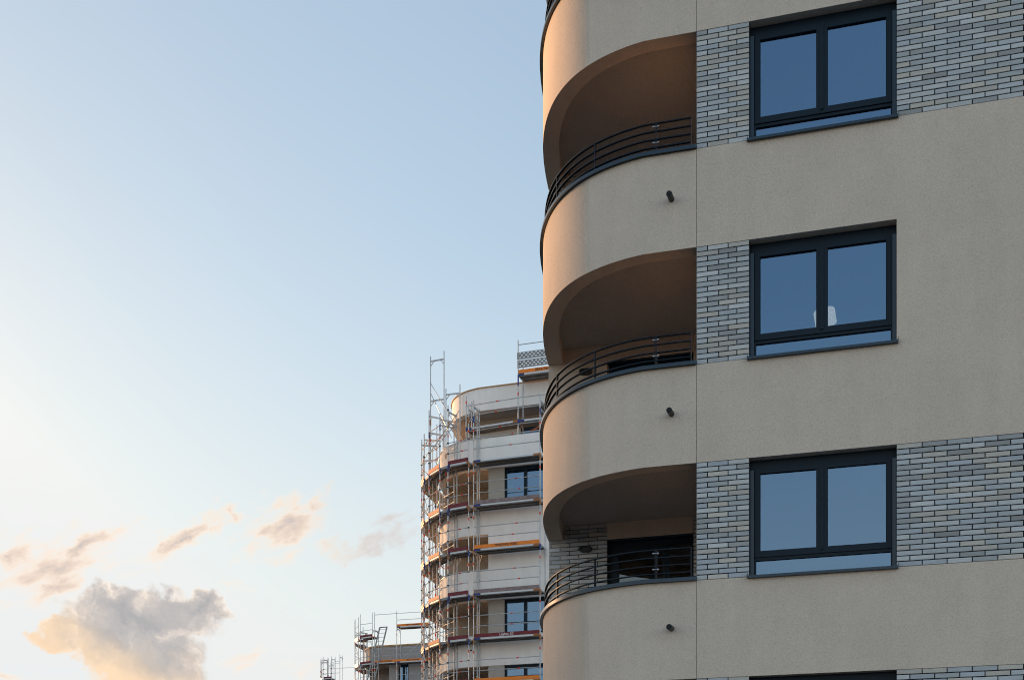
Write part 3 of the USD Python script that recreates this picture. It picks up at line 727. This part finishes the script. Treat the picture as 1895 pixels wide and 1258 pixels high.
class Scaffold:
    def __init__(self, name, label, frame, group=None):
        self.fr = frame
        self.t = thing(name, label, 'scaffold', (frame.x, frame.y, 0), -frame.turn, group)

    def standard(self, p, z0, z1, marks=(), r=DIAM):
        """marks: (height, colour, length) painted or clipped sleeves"""
        st = MB().tube((p[0], p[1], z0), (p[0], p[1], z1), r, 8).build('standard', GALV, self.t, smooth=50)
        for z, col, ln in marks:
            MB().tube((p[0], p[1], z), (p[0], p[1], z + ln), r + 0.008, 8).build('sleeve', col, st, smooth=50)

    def rail(self, a, b, z, clip=True, r=0.019, drop=0.0):
        rl = MB().tube((a[0], a[1], z), (b[0], b[1], z - drop), r, 6).build('guardrail', GALV, self.t, smooth=60)
        if clip:
            k = rng.uniform(0.3, 0.45); c = np.array([a[0] + (b[0] - a[0]) * k, a[1] + (b[1] - a[1]) * k, z - drop * k]); d = np.array([b[0] - a[0], b[1] - a[1], 0]); d /= np.linalg.norm(d)
            MB().tube(c - d * 0.05, c + d * 0.05, r + 0.010, 6).build('clip', 'red_clip', rl)

    def head(self, o, i, z, brackets=True, mat_=GALV):
        """transom of a frame between its outer and inner standard with the two corner gussets"""
        o, i = np.array([*o, z]), np.array([*i, z]); d = (i - o) / np.linalg.norm(i - o)
        m = MB().bar(o, i, 0.05, 0.06)
        if brackets:
            for p, s_ in ((o, 1), (i, -1)):
                m.bar(p + (0, 0, -0.24), p + d * s_ * 0.20, 0.03, 0.03, up=(d[1], -d[0], 0))
        m.build('transom', mat_, self.t)

    def deck(self, o1, o2, i1, i2, z, board=None, face='orange_board', text=None, text_mat='print_black', flip=False, edge=True):
        """deck between two frames, top at z; o: outer corners, i: inner corners"""
        g = 0.02
        q = [np.array(p, float) for p in (o1, o2, i2, i1)]
        c = sum(q) / 4
        q = [p + (c - p) * g for p in q]
        poly = Polygon([tuple(p) for p in q])
        dk = MB().plate(poly, z - 0.045, z)
        d = q[1] - q[0]; L = np.linalg.norm(d); d /= L
        n = np.array([d[1], -d[0]])
        if np.dot(n, q[0] - q[3]) < 0: n = -n
        # two planks with turned-down edges under them
        for f in (0.02, 0.47, 0.53, 0.98):
            a, b_ = q[0] + (q[3] - q[0]) * f, q[1] + (q[2] - q[1]) * f
            dk.bar((*a, z - 0.07), (*b_, z - 0.07), 0.02, 0.07)
        dko = dk.build('deck', 'deck_steel', self.t)
        if edge:
            a, b_ = q[0] + n * 0.02, q[1] + n * 0.02
            MB().bar((*(a + d * 0.1), z - 0.04), (*(b_ - d * 0.1), z - 0.04), 0.012, 0.075).build('deck_edge', 'steel_rim', dko)
            for a0, a1, cl in ((0.0, 0.09, 'rust_orange'), (0.90, 1.0, 'blue_paint')):
                MB().bar((*(a + d * L * a0), z - 0.04), (*(a + d * L * a1), z - 0.04), 0.016, 0.08).build('deck_hook', cl, dko)
        if board:
            a, b_ = q[0] + n * 0.035, q[1] + n * 0.035
            tb = MB().bar((*a, z + 0.085), (*b_, z + 0.085), 0.03, 0.16).build('toe_board', face, self.t)
            if text:
                tm = meshkit.text_mesh(text, 0.10, 0.003, bold=True)
                wd = tm.bounds[1][0] - tm.bounds[0][0]
                right = d if d[0] > 0 else -d
                st = (a + b_) / 2 + n * 0.016
                R = np.eye(4); R[:3, 0] = (*right, 0); R[:3, 1] = (0, 0, 1); R[:3, 2] = (*n, 0)
                if flip:
                    R[:3, 0] *= -1; R[:3, 1] *= -1
                off = -wd / 2
                R[:3, 3] = np.array([*st, z + 0.085]) + R[:3, 0] * off - R[:3, 1] * 0.05
                tm.apply_transform(R)
                MB().mesh(tm).build('lettering', text_mat, tb)
        return dko

    def brace(self, a, b, r=0.018, m_=GALV):
        MB().tube(a, b, r, 6).build('brace', m_, self.t, smooth=60)

    def console(self, p, d, z, l=0.33):
        """bracket towards the wall below a deck"""
        d = np.array([*d, 0.0]); p = np.array([*p, z])
        MB().bar(p, p + d * l, 0.04, 0.05).bar(p + (0, 0, -0.38), p + d * l * 0.95, 0.03, 0.03, up=(d[1], -d[0], 0)).bar(p + (0, 0, -0.4), p + (0, 0, 0), 0.05, 0.05, up=(d[0], d[1], 0)).build('console', GALV, self.t)

    def coupler(self, p, z, s_=0.05):
        MB().box(p[0] - s_, p[0] + s_, p[1] - s_, p[1] + s_, z - s_ * 0.8, z + s_ * 0.8).build('coupler', 'black_plastic', self.t)


W = 0.73
LV = [CAM_Z + 7.1 + 2.0 * k for k in range(8)]              # deck heights


def inward(a, b):
    d = np.array(b, float) - np.array(a, float); d /= np.linalg.norm(d)
    n = np.array([-d[1], d[0]])
    return n


sc = Scaffold('scaffold', 'tall scaffold with red and orange toe boards wrapping the pale unfinished building', B2, 'scaffolds on the unfinished buildings')
# bays (outer corners, from right to left round the curve)
A0, A1 = np.array((2.74, -0.86)), np.array((-0.42, -0.80))
Bq0, Bq1 = np.array((-0.66, -0.80)), np.array((-1.75, -0.55))
Dq0, Dq1 = np.array((-2.24, -0.32)), np.array((-3.08, 0.44))
E0, E1 = np.array((-3.52, 0.92)), np.array((-4.06, 1.92))
G0, G1 = np.array((-4.25, 2.6)), np.array((-4.42, 4.6))
K0_, K1_ = np.array((-4.45, 4.9)), np.array((-4.5, 7.4))
bays = [(A0, A1), (Bq0, Bq1), (Dq0, Dq1), (E0, E1), (G0, G1), (K0_, K1_)]
TOPZ = [CAM_Z + 21.7, CAM_Z + 21.7, CAM_Z + 21.6, CAM_Z + 21.2, CAM_Z + 20.8, CAM_Z + 20.8]
MARK = lambda zs, zt: [m_ for z in zs if z < zt - 0.3 for m_ in ((z - 0.30, 'blue_paint' if rng.random() < 0.6 else 'rust_orange', 0.28), (z - 0.62 - rng.uniform(0, 0.12), 'red_clip', 0.11))]
skip_std = {(1, 9)}
for bi, (o1, o2) in enumerate(bays):
    n = -inward(o1, o2)
    i1, i2 = o1 + n * W, o2 + n * W
    ends = [(o1, i1), (o2, i2)]
    zt = TOPZ[bi]
    for ei, (o, i) in enumerate(ends):
        z_o = zt + (0.0, 0.12)[ei]
        if bi == 2 and ei == 1: z_o = zt + 0.5
        sc.standard(o, 0.0, z_o, MARK(LV, z_o) if (bi > 0 or ei == 1 or True) else ())
        sc.standard(i, 0.0, z_o - 0.15, (), r=0.026)
        for z in LV:
            if z < z_o - 0.2:
                sc.head(o, i, z - 0.05)
        sc.head(o, i, z_o - 0.28)
        if bi in (2, 3):
            sc.standard((o * 0.45 + i * 0.55), LV[0], z_o - 0.6, (), r=0.02)
    for li, z in enumerate(LV):
        if z > zt - 1.2: continue
        lv = li
        face, text, tmat, flip = 'red_board', None, 'print_black', False
        if bi == 0:
            face = {1: 'orange_board', 2: 'red_board', 3: 'weathered_wood', 4: 'orange_board', 5: 'weathered_wood', 6: None}.get(lv, 'red_board')
            if lv == 4: text, flip = 'GEPA Gerüstbau', True
            if lv == 2: text, tmat = 'Layher 10', 'print_white'
        elif bi >= 2:
            face = 'orange_board' if (bi == 2) else ('red_board', 'orange_board')[(li + bi) % 2]
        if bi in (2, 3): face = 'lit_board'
        sc.deck(o1, o2, i1, i2, z, board=face is not None, face=face or 'red_board', text=text, text_mat=tmat, flip=flip)
        if bi <= 1:
            for p in (i1, i2) if bi == 0 else (i2,):
                sc.console(p, n * 1.0, z - 0.06)
    for li, z in enumerate([LV[0] - 2.0] + LV):
        if z > zt - 1.2: continue
        for h in (0.52, 1.0):
            sc.rail(o1, o2, z + h)
            if bi >= 2:
                sc.rail(i1, i2, z + h + 0.03, clip=False, r=0.016)
    for z in LV:
        if bi >= 1 and z < zt:
            for h in (0.52, 1.0):
                if z + h < zt: sc.coupler(o2, z + h, 0.036)
                if h > 0.6 and z + h < zt: sc.coupler(o1, z + h, 0.036)
# links across the wedges between the straight bays
for (a, b_) in ((A1, Bq0), (Bq1, Dq0), (Dq1, E0), (E1, G0)):
    wide = np.linalg.norm(np.array(a) - b_)
    for z in [LV[0] - 2.0] + LV[:-2]:
        if wide > 0.3:
            for h in (0.45, 0.97):
                sc.rail(a, b_, z + h, clip=False, r=0.018)
        else:
            sc.coupler((np.array(a) + b_) / 2, z + 1.0 if rng.random() < 0.5 else z + 1.45, 0.035)
# decks over the wedges
for (bp, bn, (a, b_)) in ((bays[1], bays[2], (Bq1, Dq0)), (bays[2], bays[3], (Dq1, E0)), (bays[3], bays[4], (E1, G0))):
    n1, n2 = -inward(*bp), -inward(*bn)
    for z in LV:
        if z < CAM_Z + 19.6:
            sc.deck(a, b_, a + n1 * W, b_ + n2 * W, z - 0.004, board=False, edge=False)
# diagonal ties on the far side
for z in LV[:-2]:
    sc.brace((*Dq1, z + 0.05), (*E1, z + 1.95)); sc.brace((*E1, z + 1.0), (*G1, z + 1.0)); sc.brace((*G0, z + 0.1), (*G1, z + 1.9))
# the two frames that stand up above the corner
TL, TR = np.array((-3.00, 0.42)), np.array((-2.30, 0.36))
for (o, i, z0, z1, cross) in ((TL, TR, CAM_Z + 19.0, CAM_Z + 24.68, (24.36, 22.5)), (np.array((-2.02, -0.12)), np.array((-1.34, -0.10)), CAM_Z + 19.0, CAM_Z + 22.85, (22.5,))):
    sc.standard(o, z0, z1 - 0.08, [(z1 - 3.3, 'rust_orange', 0.25), (z1 - 3.75 - 0.3, 'red_clip', 0.12)]); sc.standard(i, z0, z1 + 0.05)
    for h in cross:
        sc.head(o, i, CAM_Z + h)
sc.brace((*TL, CAM_Z + 23.35), (-1.6, -0.1, CAM_Z + 21.1)); sc.brace((*TL, CAM_Z + 22.9), (-1.75, -0.1, CAM_Z + 20.5))
sc.brace((-1.34, -0.1, CAM_Z + 21.75), (-3.1, 0.62, CAM_Z + 20.2)); sc.brace((-1.34, -0.1, CAM_Z + 21.3), (-2.5, 0.2, CAM_Z + 20.4))
sc.brace((*TL, CAM_Z + 21.2), (-3.7, 1.9, CAM_Z + 20.3))
for z in (CAM_Z + 20.2, CAM_Z + 20.75):
    sc.rail(Dq1, E1, z, clip=False); sc.rail(Dq0, Dq1, z + 0.3, clip=False); sc.rail(TR, Bq1, z, clip=False)

# the scaffold that stands on the roof terrace
st = Scaffold('terrace_scaffold', 'scaffold bay on the roof terrace carrying the perforated grey guard panels', B2)
T0, T1, T2 = np.array((4.0, 0.36)), np.array((1.32, 0.36)), np.array((-1.30, 0.62))
zdk, zhi = CAM_Z + 21.12, CAM_Z + 23.22
for (o, z1) in ((T0, CAM_Z + 24.6), (T1, CAM_Z + 24.75), (T2, CAM_Z + 22.6)):
    i = o + (0, W)
    st.standard(o, S2T + 0.5, z1, [(zdk - 0.15, 'blue_paint', 0.2), (zdk - 0.9, 'red_clip', 0.13), (zdk + 1.12, 'red_clip', 0.13)] + ([(zhi - 0.55, 'blue_paint', 0.5)] if z1 > zhi else []))
    st.standard(i, S2T + 0.5, z1 - 0.9 if z1 > zhi else z1)
    st.head(o, i, zdk - 0.05)
    if z1 > zhi: st.head(o, i, zhi - 0.05, brackets=False)
st.deck(T1, T2, T1 + (0, W), T2 + (0, W), zdk, board=False); st.deck(T0, T1, T0 + (0, W), T1 + (0, W), zdk, board=False)
st.deck(T0, T1, T0 + (0, W), T1 + (0, W), zhi, board=True, face='orange_board', text='GEPA Gerüstbau')
for a, b_ in ((T1, T2), (T0, T1)):
    for h in (0.55, 1.02):
        st.rail(a, b_, zdk + h)
    st.rail(a, b_, S2T + 1.5, clip=True); st.rail(a, b_, S2T + 2.0, clip=True)
st.rail(T0, T1, zhi + 1.32, clip=False)
# perforated guard panels, planks set on edge
for k, (z0, z1) in enumerate(((zhi + 0.28, zhi + 0.62), (zhi + 0.66, zhi + 0.98))):
    x0, x1 = T1[0] - 0.06, T0[0] + 0.1
    holes = []
    for r in range(3):
        n_ = int((x1 - x0 - 0.1) / 0.19)
        for c in range(n_):
            hx = x0 + 0.10 + c * 0.19 + (0.095 if r % 2 else 0); hz = z0 + 0.06 + r * 0.095
            if hx + 0.11 < x1: holes.append(sbox(hx, hz, hx + 0.085, hz + 0.045))
    pl = sbox(x0, z0, x1, z1)
    for h in holes: pl = pl.difference(h)
    g = trimesh.creation.extrude_polygon(pl, 0.03); g.apply_transform([[1, 0, 0, 0], [0, 0, -1, T1[1] + 0.06 - 0.02 * k], [0, 1, 0, 0], [0, 0, 0, 1]])
    MB().mesh(g).build('perforated_panel', 'deck_steel', st.t)
pp = thing('red_brown_pipe', 'red-brown pipe lying slantwise on the roof terrace behind the guardrails', 'pipe', B2.w((1.5, 1.6, S2T + 2.05)), -B2.turn)
MB().tube((0, 0, -0.02), (0.93, 0.0, 0.36), 0.055, 10).build('pipe', 'terracotta', pp, smooth=50)
gr = thing('green_roll', 'green roll lying on the wooden deck in front of the grey plastered pier', 'roll', B2.w((-0.15, -0.55, LV[5] + 0.16)), -B2.turn)
MB().tube((-0.15, 0, 0), (0.62, 0, 0.0), 0.10, 14).build('roll', 'green_roll', gr, smooth=50)
MB().tube((-0.17, 0, 0), (-0.145, 0, 0.0), 0.11, 14).build('roll_end', 'black_plastic', gr, smooth=50)

# ---------------------------------------------------------------- third building, lower, bare concrete
B3 = Frame(-9.45, 99.6, 0.29)
C3 = plan_curve(40, 1.0)
Z3 = CAM_Z + 18.25                                            # top of its upstand
b3 = thing('concrete_building', 'low bare concrete building shell with wooden edging, behind the leaning ladder', 'building', (B3.x, B3.y, 0), -B3.turn)
c3e = C3[-1, :2]; R3, D3 = 6.5, 8.0
ext3 = outline(np.vstack([[R3, 0.0], [R3 / 2, 0.0], C3[:, :2], [C3[-1, 0] - 0.35, 6.0], [C3[-1, 0] - 0.5, D3]]))
ups = MB().sweep(ext3, [(0, Z3 - 1.25), (0, Z3), (-0.25, Z3), (-0.25, Z3 - 1.25)]).build('roof_upstand', 'concrete', b3, smooth=35)
MB().sweep(ext3, [(0.06, Z3 + 0.002), (0.06, Z3 + 0.10), (-0.28, Z3 + 0.10), (-0.28, Z3 + 0.002)]).build('wooden_edging', 'fresh_wood', ups, smooth=35)
q3 = ext3[:, :2] + ext3[:, 2:] * (-0.24)
MB().plate(Polygon([tuple(p) for p in q3] + [(R3, D3)]).buffer(0), Z3 - 1.2, Z3 - 0.9).build('roof_slab', 'concrete', b3)
for k in range(1, 3):
    S = Z3 - 1.25 - FLOOR * k
    bb = MB().sweep(C3, [(0, S), (0, S + 1.374), (-0.25, S + 1.374), (-0.25, S)]).build('balcony', 'concrete', b3, smooth=35)
    MB().plate(region(C3, 0.24, 3.42, -0.001), S + 0.2, S + 0.42).build('floor_slab', 'concrete', bb)
bw = MB()
for k in range(0, 3):
    S = Z3 - 1.25 - FLOOR * k
    if k: bw.box(-0.003, R3, 0, 0.3, S, S + 1.374)
    bw.box(0.0, 0.76, 0, 0.3, S - OPEN_H, S).box(1.6, R3, 0.0, 0.3, S - OPEN_H, S)
    small_window(S, 0.765, 1.595, b3, S - OPEN_H)
    bw.box(c3e[0], -0.02, 3.41, 3.7, S - FLOOR + 0.4, S + 0.2).box(-0.02, 0.24, 0.31, 3.7, S - FLOOR + 0.4, S + 0.2)
bw.box(-0.003, R3, 0, 0.3, 0, Z3 - 1.25 - 2 * FLOOR - OPEN_H)
bw.build('front_wall', 'concrete', b3)
MB().plate(Polygon([tuple(c3e), (c3e[0] + 0.3, c3e[1]), (c3e[0] - 0.5 + 0.3, D3), (c3e[0] - 0.5, D3)]), 0, Z3 - 1.25).build('side_wall', 'concrete', b3)
MB().box(c3e[0] - 0.5, R3, D3, D3 + 0.3, 0, Z3).build('rear_wall', 'concrete', b3)
MB().box(0.26, R3 - 0.1, 2.6, 2.7, 0.5, Z3 - 1.26).build('inner_walls', 'room_wall', b3)

s3 = Scaffold('scaffold', 'lower scaffold round the bare concrete shell, left of the tall scaffold', B3, 'scaffolds on the unfinished buildings')
H0, H1, H2, H3, H4 = [np.array(p) for p in ((3.6, -0.85), (0.98, -0.85), (-0.85, -0.80), (-1.05, -0.78), (-2.2, -0.42))]
J0, J1, K0, K1 = [np.array(p) for p in ((-2.45, -0.2), (-3.05, 0.55), (-3.4, 1.3), (-3.6, 3.4))]
L3 = [CAM_Z + z for z in (15.35, 17.35, 19.15)]
L3 = [CAM_Z + z for z in (14.9, 16.9, 19.45)]
bays3 = [(H0, H1, 19.0), (H1, H2, 17.0), (H3, H4, 19.0), (J0, J1, 19.0), (K0, K1, 19.0)]
for bi, (o1, o2, top) in enumerate(bays3):
    n = -inward(o1, o2); i1, i2 = o1 + n * W, o2 + n * W
    for ei, (o, i) in enumerate(((o1, i1), (o2, i2))):
        hi = CAM_Z + (20.75 if bi in (0, 2) else 20.6 if not (bi == 1 and ei == 1) else 20.75)
        if bi == 1 and ei == 0: continue
        s3.standard(o, 0, hi, [(z - 0.6, 'red_clip', 0.13) for z in L3]); s3.standard(i, 0, CAM_Z + 19.4)
        for z in L3: s3.head(o, i, z - 0.06)
    lv3 = {0: [L3[0], L3[1], CAM_Z + 19.55], 1: [L3[0], L3[1]], 2: [L3[0], L3[1], CAM_Z + 18.95], 3: [L3[0], L3[1], CAM_Z + 18.9], 4: [L3[0], L3[1], CAM_Z + 18.8]}[bi]
    for li, z in enumerate(lv3):
        face = {0: ('red_board', 'orange_board', 'orange_board'), 1: ('red_board', 'orange_board'), 2: ('red_board', 'red_board', 'red_board'), 3: ('orange_board', 'orange_board', 'orange_board'), 4: ('red_board', 'orange_board', 'red_board')}[bi][li]
        s3.deck(o1, o2, i1, i2, z, board=True, face=face, text='GEPA Gerüstbau' if face == 'orange_board' and bi < 2 else None)
        if bi != 1 or li == 1:
            for h in (0.5, 1.0): s3.rail(o1, o2, z + h, clip=False)
    if bi == 1:
        s3.rail(o1, o2, CAM_Z + 20.55, clip=False)
s3.brace((*H0, L3[1] + 1.9), (*(H1 + (0, 0)), L3[1] - 0.1)); s3.brace((*K0, L3[0]), (*J1, L3[1])); s3.brace((*K1, L3[1]), (*K0, L3[1] + 1.9))

ld = thing('leaning_ladder', 'grey ladder leaning up past the roof edge of the concrete shell', 'ladder', B3.w((-0.5, -1.25, 0)), -B3.turn)
zb, zt = CAM_Z + 13.5, CAM_Z + 19.5
la, lb = np.array((-1.15, -0.3, zb)), np.array((0.22, 0.1, zt))
for o in (0.0, 0.58):
    MB().bar(la + (o, 0, 0), lb + (o, 0, 0), 0.05, 0.10, up=(1, 0, 0)).build('stile', 'deck_steel', ld)
for k in range(20):
    p = la + (lb - la) * (k + 0.5) / 20.0
    MB().tube(p, p + (0.58, 0, 0), 0.018, 6).build('rung', 'galvanised', ld)
MB().bar(lb + (-0.02, 0, 0.0), lb + (0.62, 0, 0), 0.06, 0.07).build('head_bar', 'deck_steel', ld)

# ---------------------------------------------------------------- last scaffold, farthest left
B4 = Frame(-19.2, 141.0, 0.30)
s4 = Scaffold('scaffold', 'farthest and lowest scaffold, at the left end of the row', B4, 'scaffolds on the unfinished buildings')
z4 = CAM_Z + 22.3
P4 = [np.array(p) for p in ((-0.1, -0.8), (-1.1, -0.6), (-1.5, -0.2), (-2.1, 0.7), (-2.3, 1.3), (-2.4, 3.2))]
for (o1, o2) in ((P4[0], P4[1]), (P4[2], P4[3]), (P4[4], P4[5])):
    n = -inward(o1, o2); i1, i2 = o1 + n * W, o2 + n * W
    for o, i in ((o1, i1), (o2, i2)):
        s4.standard(o, 0, z4 + 2.35, [(z4 + 0.9, 'red_clip', 0.12)]); s4.standard(i, 0, z4 + 2.35)
        s4.head(o, i, z4 + 2.05); s4.head(o, i, z4 - 0.06)
        for h in (0.5, 1.0): s4.coupler(o, z4 + h)
    s4.deck(o1, o2, i1, i2, z4, board=True, face='red_board' if o1 is P4[0] else 'orange_board')
    for h in (0.5, 1.0):
        s4.rail(o1, o2, z4 + h, clip=False)
for xx, yy in ((-0.6, 0.4), (-1.3, 1.6)):
    s4.standard((xx, yy), 0, z4 + 2.2); s4.rail((xx, yy), (xx + 1.4, yy - 0.6), z4 + 1.9, clip=False)
PR = [np.array((0.9, -0.8)), np.array((0.9, -0.07))]
s4.standard(PR[0], 0, z4 + 2.5); s4.standard(PR[1], 0, z4 + 2.5); s4.head(PR[0], PR[1], z4 + 2.2)
s4.rail(P4[0], PR[0], z4 + 1.0, clip=False); s4.rail(P4[0], PR[0], z4 + 0.5, clip=False)
s4.rail(PR[0], (3.4, -0.8), z4 + 1.0, clip=False)
b4 = thing('far_building_shell', 'top of the farthest concrete shell below the leftmost scaffold', 'building', (B4.x, B4.y, 0), -B4.turn)
MB().plate(region(plan_curve(30), 0.0, 7.0, 5.0), 0, z4 - 1.5).build('wall', 'concrete', b4, smooth=30)
